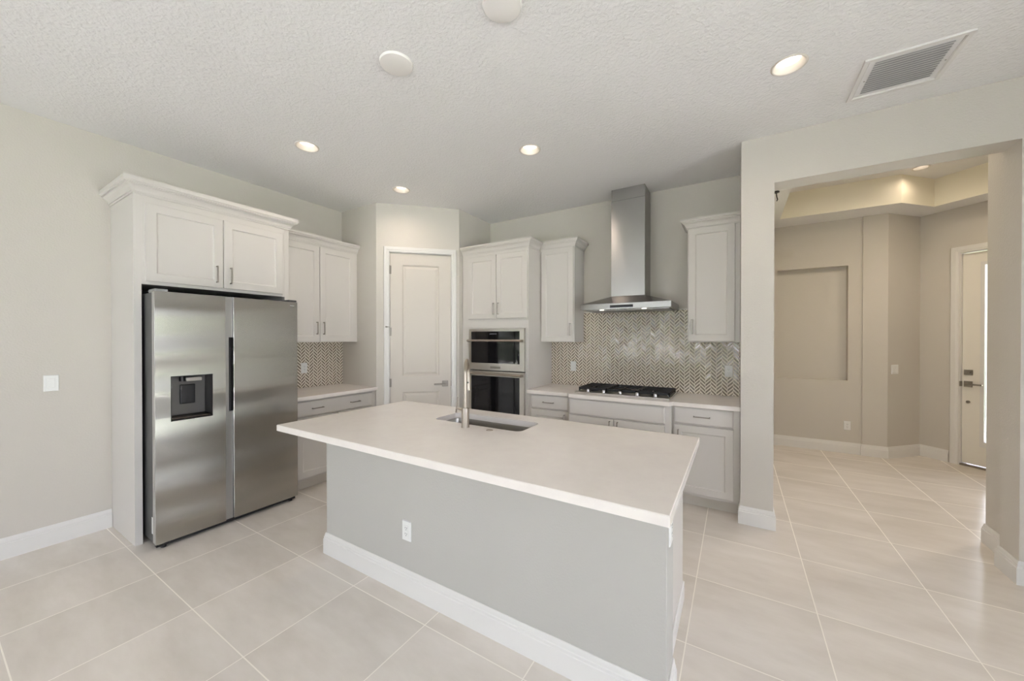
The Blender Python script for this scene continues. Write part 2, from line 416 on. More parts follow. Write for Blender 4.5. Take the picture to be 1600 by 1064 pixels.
bm = B(); ceil_face(bm, TR, [circ(1.70, 5.72, .062), circ(1.25, 4.75, .062), circ(2.35, 4.9, .062)], 3.32); bm.faces.new([bm.verts.new((x, y, 3.42)) for x, y in TR]); struct('ceiling_tray', bm, CEIL)

# baseboards (walked so that the room lies on the right-hand side)
def baseb(name, path): return struct(name, sweep(B(), path, BASEP), TRIM)
baseb('baseboard_left', [(XL, REAR + .02), (XL, 0.835)])
baseb('baseboard_column', [(XR + .001, YH0 + 0.12), (XR + .001, YH0), (XC, YH0), (XC, FY1), (SX, FY1), (SX, FY2), K1, K2, (K2[0] + 0.27 / 2 ** .5, K2[1] - 0.27 / 2 ** .5)][::1])
baseb('baseboard_jamb', [(1.66, 4.03), (1.535, 4.03), (1.535, YH1), (XJ, YH1), (XJ, YH0), (RX, YH0), (RX, 1.9)])

# ------------------------------------------------------------------ doors
def panel_door(bm, w, h, t, panels):
    """moulded door: flat slab with sunk-and-raised panels on its front (y=0 front, +y back)"""
    xs = sorted({0, w, *[q for p in panels for q in p[:2]]}); zs = sorted({0, h, *[q for p in panels for q in p[2:]]})
    for a, b in zip(xs, xs[1:]):
        for c, e in zip(zs, zs[1:]):
            if any(p[0] <= a and b <= p[1] and p[2] <= c and e <= p[3] for p in panels):
                R = []
                for i, y in [(0, 0), (0.006, 0.003), (0.014, 0.011), (0.022, 0.011), (0.045, 0.003)]:
                    R.append([bm.verts.new(v) for v in ((a + i, y, c + i), (b - i, y, c + i), (b - i, y, e - i), (a + i, y, e - i))])
                bm.faces.new(R[-1])
                for p, q in zip(R, R[1:]):
                    for k in range(4): bm.faces.new((p[k], p[(k + 1) % 4], q[(k + 1) % 4], q[k]))
            else: bm.faces.new([bm.verts.new(v) for v in ((a, 0, c), (b, 0, c), (b, 0, e), (a, 0, e))])
    bmesh.ops.remove_doubles(bm, verts=bm.verts, dist=1e-5)
    R = [[bm.verts.new(v) for v in ((0, y, 0), (w, y, 0), (w, y, h), (0, y, h))] for y in (0, t)]
    bm.faces.new(R[1])
    for k in range(4): bm.faces.new((R[0][k], R[0][(k + 1) % 4], R[1][(k + 1) % 4], R[1][k]))
    bmesh.ops.remove_doubles(bm, verts=bm.verts, dist=1e-5)
    return bm
def casing(name, loc, rot, u0, u1, top, w=0.062, bottom=0.0):
    """mitred door casing on the wall face; local x along wall, -y into the room"""
    bm = B(); prof = [(0, 0), (0.004, -0.012), (0.02, -0.014), (0.03, -0.018), (w - .006, -0.018), (w, -0.012), (w, 0)]
    rows = []
    for (x, z, sx, sz) in ((u0, bottom, -1, 0), (u0, top, -1, 1), (u1, top, 1, 1), (u1, bottom, 1, 0)):
        rows.append([bm.verts.new((x + sx * o, y, z + sz * o)) for o, y in prof])
    k = len(prof)
    for a, b in zip(rows, rows[1:]):
        for j in range(k): bm.faces.new((a[j], a[(j + 1) % k], b[(j + 1) % k], b[j]))
    bm.faces.new(rows[0]); bm.faces.new(rows[-1])
    o = struct(name, bm, TRIM); o.location = (*loc, 0); o.rotation_euler = (0, 0, rot); return o
def jamb(name, loc, rot, u0, u1, top, depth=0.1):
    bm = B(); t = 0.004
    box(bm, u0 - .0, u0 + t, 0.001, depth, 0, top); box(bm, u1 - t, u1, 0.001, depth, 0, top); box(bm, u0, u1, 0.001, depth, top - t, top)
    o = struct(name, bm, TRIM); o.location = (*loc, 0); o.rotation_euler = (0, 0, rot)
# pantry door
PD = thing('door_1', 'white two panel pantry door in the angled corner', 'door', (*P1, 0), PI / 4); PD['kind'] = 'structure'
for k in ('label', 'category'): pass
bm = B(); t = panel_door(B(), D1 - D0 - 0.012, DT - 0.016, 0.035, [(0.135, D1 - D0 - .147, 0.25, 0.835), (0.135, D1 - D0 - .147, 1.02, 2.325)])
bmesh.ops.translate(t, vec=(D0 + .006, 0.012, 0.008), verts=t.verts); merge(bm, t)
link('door_panel', bm, DOORW, PD)
def lever(parent, x, z, y, dirx, m=NICKEL, rose=0.034):
    bm = B(); box(bm, x - rose, x + rose, y - 0.010, y, z - rose, z + rose, 0.002); cyl(bm, (x, y - .01, z), (x, y - .05, z), 0.010)
    h = link('door_handle', bm, m, parent)
    bm = B(); box(bm, min(x, x + dirx * .125) - .006, max(x, x + dirx * .125) + .006, y - .056, y - .042, z - .009, z + .009, .003)
    link('lever', bm, m, h)
lever(PD, D1 - .072, 0.93, 0.012, -1)
for z in (0.25, 0.955, 1.55, 2.27):
    bm = B(); cyl(bm, (D0 + .002, 0.004, z - .05), (D0 + .002, 0.004, z + .05), 0.0065, n=12); box(bm, D0 - .004, D0 + .022, 0.009, 0.0125, z - .048, z + .048)
    hg = link('hinge', bm, NICKEL, PD)
bm = B(); cyl(bm, (D0 + .002, 0.004, 1.605), (D0 - .03, -0.03, 1.605), 0.004, n=10); cyl(bm, (D0 - .03, -0.03, 1.605), (D0 - .037, -0.037, 1.605), 0.008, n=12)
link('hinge_stop', bm, NICKEL, PD)
bm = B(); box(bm, D1 - .003, D1 + .012, -0.004, 0.0, 0.90, 0.965, .002); link('strike_plate', bm, NICKEL, PD)
casing('trim_2', P1, PI / 4, D0, D1, DT); jamb('trim_3', P1, PI / 4, D0, D1, DT)
bm = B(); box(bm, D0, D1, 0.095, 0.1, 0, DT); o = struct('trim_4', bm, DARK); o.location = (*P1, 0); o.rotation_euler = (0, 0, PI / 4)  # black sheet stands in for the darkness behind the pantry door
# front door with tall glass lite
FD = thing('door_2', 'white front entry door with a tall narrow glass lite', 'door', (*K2, 0), -PI / 4); FD['kind'] = 'structure'
for o_ in (PD, FD):
    del o_['label']; del o_['category']
w_ = FD1 - FD0 - .016; G0, G1 = 0.50 - FD0, 1.12 - FD0
bm = B(); t = bmesh.new()
def framed(bm, x0, x1, z0, z1, y0, y1, hx0, hx1, hz0, hz1):
    box(bm, x0, hx0, y0, y1, z0, z1); box(bm, hx1, x1, y0, y1, z0, z1); box(bm, hx0, hx1, y0, y1, z0, hz0); box(bm, hx0, hx1, y0, y1, hz1, z1)
framed(bm, FD0 + .008, FD1 - .008, 0.03, FDT - .01, 0.03, 0.075, 0.53, 1.095, 0.29, 2.31)
link('door_panel', bm, mat('entry_door_white', srgb(228, 224, 215), .4), FD)
bm = B(); framed(bm, 0.505, 1.12, 0.245, 2.335, 0.024, 0.082, 0.538, 1.087, 0.300, 2.300); link('glass_frame', bm, TRIM, FD)
bm = B(); box(bm, 0.533, 1.092, 0.05, 0.056, 0.295, 2.305); link('glass_pane', bm, GLASS, FD)
bm = B(); box(bm, FD0 + .025, FD0 + .095, 0.018, 0.03, 1.05, 1.11, .002); h = link('deadbolt', bm, NICKEL, FD)
bm = B(); box(bm, FD0 + .07, FD0 + .08, 0.004, 0.018, 1.072, 1.088, .002); link('thumb_turn', bm, NICKEL, h)
lever(FD, FD0 + .058, 0.945, 0.03, 1)
bm = B(); cyl(bm, (FD0 + .058, 0.03, 0.74), (FD0 + .058, 0.02, 0.74), 0.016); link('viewer_cap', bm, NICKEL, FD)
bm = B(); box(bm, FD0 - .004, FD0 + .01, -0.004, 0.03, 0.915, 0.975, .002); link('strike_plate', bm, NICKEL, FD)
bm = B(); box(bm, FD0, FD1, 0.0, 0.12, 0, 0.022, .003); link('threshold', bm, NICKEL, FD)
casing('trim_5', K2, -PI / 4, FD0, FD1, FDT, 0.075); jamb('trim_6', K2, -PI / 4, FD0, FD1, FDT, 0.12)
casing('trim_7', K2, -PI / 4, 1.40, 1.72, 2.35, 0.05, 0.25)
bm = B(); box(bm, 1.40, 1.72, 0.05, 0.056, 0.25, 2.35); o = struct('window_1', bm, GLASS); o.location = (*K2, 0); o.rotation_euler = (0, 0, -PI / 4)
portal('portal_entry', (K2[0] + .81 / 2 ** .5 + .09, K2[1] - .81 / 2 ** .5 + .09, 1.3), (PI / 2, 0, PI - PI / 4), 0.54, 2.0)
portal('portal_sidelight', (K2[0] + 1.56 / 2 ** .5 + .09, K2[1] - 1.56 / 2 ** .5 + .09, 1.3), (PI / 2, 0, PI - PI / 4), 0.32, 2.1)

# rear glazing: three-panel slider and a window, behind the camera
def glazing(name, x0, x1, z0, z1, n):
    t = thing(name, '', '', (0, 0, 0)); del t['label']; del t['category']; t['kind'] = 'structure'
    w = (x1 - x0) / n
    bm = B()
    for i in range(n):
        framed(bm, x0 + i * w, x0 + (i + 1) * w, z0, z1, REAR - .09, REAR - .04, x0 + i * w + .06, x0 + (i + 1) * w - .06, z0 + .09, z1 - .07)
    link('window_frame', bm, TRIM, t)
    for i in range(n):
        link('pane', box(B(), x0 + i * w + .055, x0 + (i + 1) * w - .055, REAR - .068, REAR - .062, z0 + .085, z1 - .065), GLASS, t)
glazing('window_2', -3.8, 0.8, 0.0, 2.5, 3)
glazing('window_3', 1.8, 3.7, 0.5, 2.4, 2)
g4 = thing('window_4', '', '', (RX, -0.8, 0), -PI / 2); del g4['label']; del g4['category']; g4['kind'] = 'structure'  # unseen right-hand glazing, added to brighten the room and the opening wall
bm = B()
for k in range(3): framed(bm, -2.7 + 1.8 * k, 1.8 * k - 0.9, 0, 2.5, .04, .09, -2.7 + 1.8 * k + .06, 1.8 * k - 0.96, .09, 2.43)
link('window_frame', bm, TRIM, g4)
for k in range(3): link('pane', box(B(), -2.7 + 1.8 * k + .055, 1.8 * k - 0.955, .062, .068, .085, 2.435), GLASS, g4)
portal('portal_right', (RX + .1, -0.8, 1.25), (PI / 2, 0, PI / 2), 5.4, 2.5)

# outdoors: lawn and hedges beyond the glass
bm = B(); box(bm, -9, 10, REAR - 6, REAR - .14, -0.3, -0.03); box(bm, RX + .14, 10, REAR - .14, 3.4, -0.3, -0.03); struct('patio', bm, bump(mat('patio_concrete', srgb(208, 206, 204), .8), 20, .002))  # unseen pale slab added to bounce daylight up onto the ceiling
bm = B(); box(bm, -30, 30, -40, REAR - 6, -0.4, -0.12); tag(link('rear_lawn', bm, GRASS), 'green lawn behind the house beyond the rear glass doors', 'lawn')['kind'] = 'stuff'
bm = B(); box(bm, 1.5, 30, 7.25, 40, -0.4, -0.12); box(bm, 10, 30, -4, 7.25, -0.4, -0.12); box(bm, 4.5, 10, 3.4, 7.25, -0.4, -0.12)
tag(link('front_lawn', bm, GRASS), 'green front lawn seen through the entry door glass', 'lawn')['kind'] = 'stuff'
bm = B(); bmesh.ops.create_grid(bm, x_segments=1, y_segments=1, size=1); bm.free()
bm = B(); box(bm, 0, 1.9, .14, 6, -0.118, -0.02); o = struct('walkway', bm, bpy.data.materials['patio_concrete']); o.location = (*K2, 0); o.rotation_euler = (0, 0, -PI / 4)  # unseen pale path added to whiten the glare on the foyer floor
def hedge(name, x0, x1, y0, y1, h, label):
    bm = B(); bmesh.ops.create_icosphere(bm, subdivisions=5, radius=1.0)
    rnd = random.Random(7)
    for v in bm.verts:
        n = math.sin(v.co.x * 17 + v.co.y * 9) * .05 + math.sin(v.co.z * 21 + v.co.x * 13) * .05 + rnd.uniform(-.05, .05)
        v.co *= 1 + n
        v.co.x = (x0 + x1) / 2 + max(-1, min(1, v.co.x * 1.25)) * (x1 - x0) / 2; v.co.y = (y0 + y1) / 2 + max(-1, min(1, v.co.y * 1.2)) * (y1 - y0) / 2
        v.co.z = -0.115 + max(0.0, v.co.z + 1) / 2 * h
    tag(link(name, bm, LEAF), label, 'hedge')
hedge('rear_hedge', -12, 10, -17, -15, 2.4, 'long green hedge at the far end of the rear lawn')
hedge('front_hedge', 6.2, 8.0, 8.0, 14, 0.9, 'low green hedge outside the entry door glass')

# ------------------------------------------------------------------ cabinet pieces (local: x to the right, -y to the room, z up)
def pull_v(parent, x, z0, z1, y, m=NICKEL):
    bm = B(); r = 0.0045
    box(bm, x - r, x + r, y - .030, y - .022, z0, z1, .002)
    box(bm, x - r, x + r, y - .024, y, z0, z0 + .009, .001); box(bm, x - r, x + r, y - .024, y, z1 - .009, z1, .001)
    return link('handle', bm, m, parent)
def pull_h(parent, x0, x1, z, y, m=NICKEL):
    bm = B(); r = 0.0045
    box(bm, x0, x1, y - .030, y - .022, z - r, z + r, .002)
    box(bm, x0, x0 + .009, y - .024, y, z - r, z + r, .001); box(bm, x1 - .009, x1, y - .024, y, z - r, z + r, .001)
    return link('handle', bm, m, parent)
def cab_door(t, x0, x1, z0, z1, handle=None, front=-0.02, rail=0.06):
    d = link('door', shaker(B(), x0, x1, z0, z1, front, 0.0195, rail), CAB, t)
    if handle: pull_v(d, handle[0], handle[1], handle[1] + 0.135, front)
    return d
def cab_drawer(t, x0, x1, z0, z1, pulls=(), front=-0.02, name='drawer'):
    d = link(name, slab_front(B(), x0, x1, z0, z1, front, 0.0195), CAB, t)
    for a, b in pulls: pull_h(d, a, b, (z0 + z1) / 2, front)
    return d
def toekick(t, x0, x1, y=0.065): link('toe_kick', box(B(), x0, x1, y, y + .015, 0, .105), TOE, t)

# refrigerator enclosure
t = thing('refrigerator_cabinet', 'tall white cabinet surround with two upper doors enclosing the steel refrigerator', 'cabinet', (-3.63, 0.838, 0), PI / 2)
dp = 0.543
link('side_panel', box(B(), 0, 0.042, 0, dp, 0, 2.50, .001), CAB, t)
link('side_panel', box(B(), 1.018, 1.057, 0, dp, 0, 2.50, .001), CAB, t)
link('cabinet_body', box(B(), 0.042, 1.018, 0.0, dp, 1.862, 2.50, .001), CAB, t)
link('recess_liner', box(B(), 0.042, 1.018, dp - .004, dp, 0.0, 1.862), DARK, t)  # black sheet paints the shade deep behind the refrigerator
cab_door(t, 0.060, 0.528, 1.885, 2.447, (0.528 - .045, 1.925), -0.014)
cab_door(t, 0.534, 0.998, 1.885, 2.447, (0.534 + .045, 1.925), -0.014)
def crown(t, path, z0, h=0.092, w=0.058):
    # path listed so that the room is on the right-hand side of the walk
    return link('crown_molding', sweep(B(), path, crownp(z0, h, w)), CAB, t)
crown(t, [(0, dp), (0, 0), (1.057, 0), (1.057, 0.186)], 2.497, 0.105, 0.060)

# left wall upper cabinet
t = thing('upper_cabinet', 'white two door upper cabinet right of the refrigerator', 'cabinet', (-3.878, 1.90, 1.43), PI / 2)
link('cabinet_body', box(B(), 0, 0.912, 0, 0.295, 0, 1.05, .001), CAB, t)
cab_door(t, 0.008, 0.437, 0.006, 1.035, (0.437 - .035, 0.085)); cab_door(t, 0.443, 0.868, 0.006, 1.035, (0.443 + .035, 0.085))
crown(t, [(0, 0), (0.912, 0)], 1.048)
# left wall base cabinet + top
t = thing('base_cabinet', 'white base cabinet with one wide two pull drawer, right of the refrigerator', 'cabinet', (-3.555, 1.90, 0), PI / 2)
link('cabinet_body', box(B(), 0, 0.912, 0, 0.615, 0.105, 0.878, .001), CAB, t)
toekick(t, 0, 0.912)
cab_drawer(t, 0.012, 0.858, 0.716, 0.862, [(0.158, 0.272), (0.575, 0.69)])
cab_door(t, 0.012, 0.431, 0.125, 0.703, (0.431 - .035, 0.54)); cab_door(t, 0.439, 0.858, 0.125, 0.703, (0.439 + .035, 0.54))
bm = B(); box(bm, -0.01 + XL + .01, -3.508, 1.90, YP - .001, 0.879, 0.915, .003, 2)
tag(link('countertop', bm, QUARTZ), 'short white quartz countertop between the refrigerator and the pantry', 'countertop')
bm = B(); box(bm, XL + .0005, XL + .010, 1.90, YP, 0.916, 1.429)
tag(link('tile_backsplash', bm, HERY), 'small taupe herringbone tile backsplash beside the refrigerator', 'backsplash')

# oven tower
OX = -2.862
t = thing('oven_cabinet', 'tall white cabinet tower housing the built-in ovens beside the pantry', 'cabinet', (OX, 3.55, 0), 0)
TW = 0.918
bm = B(); framed(bm, 0, TW, 0.105, 2.475, 0, 0.598, 0.118, 0.878, 0.40, 1.585); link('cabinet_body', bm, CAB, t)
toekick(t, 0, TW)
cab_door(t, 0.098, 0.499, 1.70, 2.437, (0.499 - .03, 1.745)); cab_door(t, 0.505, 0.909, 1.70, 2.437, (0.505 + .03, 1.745))
cab_drawer(t, 0.098, 0.909, 0.13, 0.375, [(0.44, 0.57)])
crown(t, [(0, 0), (TW, 0), (TW, 0.238)], 2.475)

# wall ovens: microwave unit over oven, in the tower
def oven(name, label, z0, z1, hz, glass, windowz, ctrl=None):
    t = thing(name, label, 'oven', (OX + .118, 3.53, 0), 0)
    w = 0.76
    g0, g1 = glass
    bm = B(); framed(bm, 0, w, z0, z1, -0.012, 0.03, 0.036, w - .058, g0, g1); box(bm, 0.01, w - .01, .03, .40, z0 + .005, z1 - .005)
    link('steel_frame', bm, OSTEEL, t)
    link('glass_front', box(B(), 0.036, w - .058, -0.010, 0.032, g0, g1), BGLASS, t)
    bm = B(); cyl(bm, (0.012, -.062, hz), (w - .012, -.062, hz), 0.012, n=20)
    box(bm, 0.010, 0.036, -.068, -.01, hz - .016, hz + .012, .005); box(bm, w - .036, w - .010, -.068, -.01, hz - .016, hz + .012, .005)
    link('handle', bm, FNICK, t, True)
    return t
u = oven('microwave_oven', 'built-in steel and black glass microwave oven above the wall oven', 1.104, 1.583, 1.447, (1.185, 1.552), None)
link('control_panel', box(B(), 0.30, 0.40, -0.0108, -0.009, 1.515, 1.532), mat('display_grey', (0.05, 0.05, 0.06), 0.2), u)
link('badge', box(B(), 0.31, 0.45, -0.0128, -0.011, 1.125, 1.150), NICKEL, u)
u = oven('built_in_oven', 'black glass wall oven below the microwave, partly hidden by the island', 0.405, 1.092, 1.062, (0.47, 1.035), None)

# narrow upper + right upper
t = thing('upper_cabinet', 'narrow white one door upper cabinet left of the range hood', 'cabinet', (-1.943, 3.85, 1.43), 0)
link('cabinet_body', box(B(), 0, 0.411, 0, 0.299, 0, 1.065, .001), CAB, t)
cab_door(t, 0.008, 0.403, 0.006, 1.062, (0.403 - .032, 0.075))
crown(t, [(0.0, 0), (0.411, 0), (0.411, 0.299)], 1.055)
t = thing('upper_cabinet', 'white one door upper cabinet right of the range hood', 'cabinet', (-0.396, 3.85, 1.438), 0)
link('cabinet_body', box(B(), 0, 0.424, 0, 0.299, 0, 1.06, .001), CAB, t)
cab_door(t, 0.008, 0.385, 0.006, 1.060, (0.040, 0.075))
crown(t, [(0, 0.299), (0, 0), (0.424, 0)], 1.055)

# base run under the cooktop
t = thing('base_cabinet', 'white one drawer base cabinet between the oven tower and the cooktop', 'cabinet', (-1.943, 3.55, 0), 0)
link('cabinet_body', box(B(), 0, 0.484, 0, 0.599, 0.105, 0.878, .001), CAB, t); toekick(t, 0, 0.484)
cab_drawer(t, 0.038, 0.474, 0.724, 0.866, [(0.185, 0.31)]); cab_door(t, 0.038, 0.474, 0.128, 0.712, (0.43, 0.55))
t = thing('base_cabinet', 'wide white base cabinet bumped forward under the cooktop', 'cabinet', (-1.458, 3.505, 0), 0)
link('cabinet_body', box(B(), 0, 0.972, 0, 0.644, 0.105, 0.878, .001), CAB, t); toekick(t, 0, 0.972)
cab_drawer(t, 0.014, 0.920, 0.712, 0.862, [], name='false_front')
cab_door(t, 0.014, 0.464, 0.128, 0.700, (0.43, 0.55)); cab_door(t, 0.470, 0.920, 0.128, 0.700, (0.504, 0.55))
t = thing('base_cabinet', 'white drawer and door base cabinet beside the drywall column', 'cabinet', (-0.485, 3.55, 0), 0)
link('cabinet_body', box(B(), 0, 0.513, 0, 0.599, 0.105, 0.878, .001), CAB, t); toekick(t, 0, 0.513, 0.07)
cab_drawer(t, 0.014, 0.468, 0.728, 0.872, [(0.170, 0.298)]); cab_door(t, 0.014, 0.468, 0.130, 0.716, (0.050, 0.54))
# countertop with bump-out
bm = B(); pts = [(-1.943, YB - .001), (-1.943, 3.508), (-1.47, 3.508), (-1.44, 3.466), (-0.50, 3.466), (-0.47, 3.508), (XR - .001, 3.508), (XR - .001, YB - .001)]
lo = [bm.verts.new((x, y, 0.879)) for x, y in pts]; hi = [bm.verts.new((x, y, 0.915)) for x, y in pts]
bm.faces.new(lo[::-1]); bm.faces.new(hi)
for i in range(8): bm.faces.new((lo[i], lo[(i + 1) % 8], hi[(i + 1) % 8], hi[i]))
bmesh.ops.bevel(bm, geom=[e for e in bm.edges if all(v.co.z > .9 for v in e.verts)], offset=.003, segments=2, affect='EDGES')
tag(link('countertop', bm, QUARTZ), 'long white quartz countertop holding the gas cooktop', 'countertop')
bm = B(); box(bm, -1.943, XR, YB - .010, YB - .0005, 0.916, 1.4295); box(bm, -1.531, -0.397, YB - .010, YB - .0005, 1.4295, 1.768)
tag(link('tile_backsplash', bm, HERX), 'large taupe herringbone tile backsplash behind the cooktop', 'backsplash')
bm = B(); box(bm, -1.531, -0.397, YB - .012, YB - .0005, 1.7682, 1.775)
tag(link('edge_trim', bm, TRIM), 'thin white trim strip capping the tiles below the hood', 'trim')

# ------------------------------------------------------------------ range hood
t = thing('range_hood', 'stainless steel chimney range hood above the cooktop', 'range hood', (-0.942, YB, 1.757), 0)
x0, x1, y0, y1 = -0.435, 0.435, -0.53, -0.013
bm = B(); box(bm, x0, x1, y0, y1, 0.004, 0.060, .001)
lo = [bm.verts.new(v) for v in ((x0, y0, .060), (x1, y0, .060), (x1, y1, .060), (x0, y1, .060))]
hi = [bm.verts.new(v) for v in ((-.189, -.28, .153), (.154, -.28, .153), (.154, y1, .153), (-.189, y1, .153))]
bm.faces.new(hi)
for i in range(4): bm.faces.new((lo[i], lo[(i + 1) % 4], hi[(i + 1) % 4], hi[i]))
cn = link('canopy', bm, HSTEEL, t)
bm = B(); box(bm, -.189, .154, -.28, -.0005, .153, 1.15, .002); link('chimney', bm, HSTEEL, t)
bm = B(); box(bm, -.186, .151, -.277, -.0005, 1.15, C - 1.757 - .0005, .002); link('chimney', bm, HSTEEL, t)
bm = B(); box(bm, -.126, .096, y0 - .002, y0 + .001, .016, .042); link('control_panel', bm, BGLASS, t)
bm = B()
for k in range(2): box(bm, x0 + .03 + k * .41, x0 + .43 + k * .41, y0 + .10, y1 - .05, -.001, .004)
link('filter', bm, steel('filter_steel', (.30, .30, .30), .4), t)
for x in (-.225, .187):
    bm = B(); lathe(bm, [(0, -.003), (.021, -.003), (.023, .002), (.023, .006)], (x, y0 + .055, 0), 24); link('hood_lamp', bm, HLENS, t)

# ------------------------------------------------------------------ cooktop
t = thing('gas_cooktop', 'five burner gas cooktop with black grates in the back countertop', 'cooktop', (-0.970, 3.845, 0.915), 0)
bm = B(); box(bm, -.457, .457, -.258, .255, 0.0005, .011, .004, 2); link('cooktop_plate', bm, OSTEEL, t)
burn = [(-.30, -.08, .045), (-.30, .13, .040), (0, .03, .058), (.30, -.08, .04), (.30, .13, .05)]
for x, y, r in burn:
    bm = B(); lathe(bm, [(0, .030), (r * .8, .030), (r * .85, .026), (r * .85, .022), (r, .020), (r, .010), (r * 1.1, .009)], (x, y, 0), 28); link('burner', bm, BLACK, t, True)
for k in range(3):
    bm = B(); a, b = -.445 + k * .2975, -.445 + k * .2975 + .293; f, g = -.165, .240; w = .0065
    z0, z1 = .036, .050
    box(bm, a, b, f, f + 2 * w, z0 - .012, z1, .002); box(bm, a, b, g - 2 * w, g, z0 - .012, z1, .002); box(bm, a, a + 2 * w, f, g, z0 - .012, z1, .002); box(bm, b - 2 * w, b, f, g, z0 - .012, z1, .002)
    m_ = (a + b) / 2
    box(bm, m_ - w, m_ + w, f, f + .06, z0, z1, .002); box(bm, m_ - w, m_ + w, g - .06, g, z0, z1, .002)
    for y in ((-.08, .13) if k != 1 else (.03,)):
        box(bm, a, m_ - .02, y - w, y + w, z0, z1, .002); box(bm, m_ + .02, b, y - w, y + w, z0, z1, .002)
        box(bm, m_ - w, m_ + w, y - .075, y - .02, z0, z1, .002); box(bm, m_ - w, m_ + w, y + .02, y + .075, z0, z1, .002)
    if k != 1: box(bm, a, b, .025 - w, .025 + w, z0, z1, .002)
    for (x, y) in ((a + w, f + w), (b - w, f + w), (a + w, g - w), (b - w, g - w)): box(bm, x - w, x + w, y - w, y + w, .0105, z0, .001)
    link('grate', bm, BLACK, t)
for k in range(5):
    bm = B(); lathe(bm, [(.026, .0105), (.026, .013), (.019, .016), (.017, .036), (.0155, .040), (0, .040)], (-.327 + .163 * k, -.212, 0), 24); kn = link('knob', bm, CHROME, t, True)
bm = B(); box(bm, .375, .415, -.235, -.225, .0108, .0116); link('badge', bm, BPLAST, t)

# ------------------------------------------------------------------ refrigerator (local: x along the wall, -y to the room)
t = thing('refrigerator', 'stainless steel side by side refrigerator with a dispenser in its left door', 'refrigerator', (-3.42, 0.893, 0), PI / 2)
DX0, DX1, DZ0, DZ1 = 0.083, 0.328, 0.882, 1.202
FW, F0, F1 = 0.967, 0.040, 1.800
def holed_slab(bm, x0, x1, y0, y1, z0, z1, hx0, hx1, hz0, hz1, depth=None):
    """box whose y0 face has a rectangular pocket of the given depth (through when depth is None)"""
    xs, zs = [x0, hx0, hx1, x1], [z0, hz0, hz1, z1]
    def grid(y, hole):
        V = [[bm.verts.new((x, y, z)) for x in xs] for z in zs]
        for i in range(3):
            for j in range(3):
                if hole and i == 1 and j == 1: continue
                bm.faces.new((V[i][j], V[i][j + 1], V[i + 1][j + 1], V[i + 1][j]))
        return V
    A = grid(y0, True); D = grid(y1, depth is None)
    rim = lambda V: [V[0][0], V[0][1], V[0][2], V[0][3], V[1][3], V[2][3], V[3][3], V[3][2], V[3][1], V[3][0], V[2][0], V[1][0]]
    a, d = rim(A), rim(D)
    for i in range(12): bm.faces.new((a[i], a[(i + 1) % 12], d[(i + 1) % 12], d[i]))
    ha = [A[1][1], A[1][2], A[2][2], A[2][1]]
    hd = [D[1][1], D[1][2], D[2][2], D[2][1]] if depth is None else [bm.verts.new((v.co.x, y0 + depth, v.co.z)) for v in ha]
    for i in range(4): bm.faces.new((ha[i], ha[(i + 1) % 4], hd[(i + 1) % 4], hd[i]))
    if depth is not None: bm.faces.new(hd)
    return bm
link('refrigerator_body', holed_slab(B(), 0.004, FW - .004, 0.062, 0.70, 0.045, 1.792, DX0 - .002, DX1 + .002, DZ0 - .002, DZ1 + .002, 0.085), FRSIDE, t)
bm = B(); holed_slab(bm, 0, 0.412, 0.0, 0.055, F0, F1, DX0, DX1, DZ0, DZ1)
ld = link('left_door', bm, STEEL, t)
rd = link('right_door', box(B(), 0.467, FW, 0, 0.055, F0, F1, .002), STEEL, t)
link('door_edge', box(B(), -.0006, 0.0, 0.004, 0.052, F0 + .004, F1 - .004), mat('door_edge_light', (.55, .54, .52), .3, .8), ld)
lip = B(); box(lip, 0.412, 0.440, 0.018, 0.055, F0, F1); box(lip, 0.440, 0.465, 0.018, 0.055, F0, .893); box(lip, 0.440, 0.465, 0.018, 0.055, 1.481, F1)
link('grip_strip', lip, mat('grip_strip_grey', (.42, .42, .41), .35, .9), ld)
link('grip_recess', box(B(), 0.440, 0.465, 0.045, 0.060, .893, 1.481), DARK, t)
# dispenser
bm = B(); e = .004
box(bm, DX0, DX0 + e, -.001, .145, DZ0, DZ1); box(bm, DX1 - e, DX1, -.001, .145, DZ0, DZ1); box(bm, DX0, DX1, -.001, .145, DZ0, DZ0 + e); box(bm, DX0, DX1, -.001, .145, DZ1 - e, DZ1)
ds = link('dispenser', bm, BPLAST, ld)
link('dispenser_back', box(B(), DX0 + .004, DX1 - .004, .125, .144, DZ0 + .018, DZ1 - .004, .002), DISPG, ld)
link('drip_tray', box(B(), DX0 + .006, DX1 - .006, .02, .140, DZ0 + .005, DZ0 + .016, .002), mat('tray_brown', (.03, .02, .015), .3), ld)
link('paddle', box(B(), DX0 + .085, DX0 + .175, .108, .1245, DZ0 + .10, DZ0 + .245, .006, 2), BPLAST, ld)
bm = B(); cyl(bm, (DX0 + .085, .07, DZ1 - .045), (DX0 + .085, .07, DZ1 - .008), .018); link('water_spout', bm, BPLAST, ld, True)
link('ice_chute', box(B(), DX0 + .10, DX0 + .195, .045, .095, DZ1 - .048, DZ1 - .018, .003), mat('chute_silver', (.5, .48, .45), .3, .8), ld)
link('toe_grille', box(B(), 0.01, FW - .01, 0.03, 0.06, 0.012, 0.044), BPLAST, t)
for x in (0.02, FW - .08):
    bm = B(); box(bm, x, x + .06, 0.012, 0.06, 0.022, .040, .004); cyl(bm, (x + .03, .035, 0.001), (x + .03, .035, .024), .015); link('foot', bm, BPLAST, t)
for x in (0.0, FW - .075): link('hinge_cover', box(B(), x + .004, x + .075, .01, .14, 1.793 if x else 1.793, 1.818, .004), mat('hinge_grey', (.3, .3, .3), .4, .5) if x == 0 else FRSIDE, t)
link('side_sticker', box(B(), .0026, .004, .068, .09, .10, .215), LABELW, t)
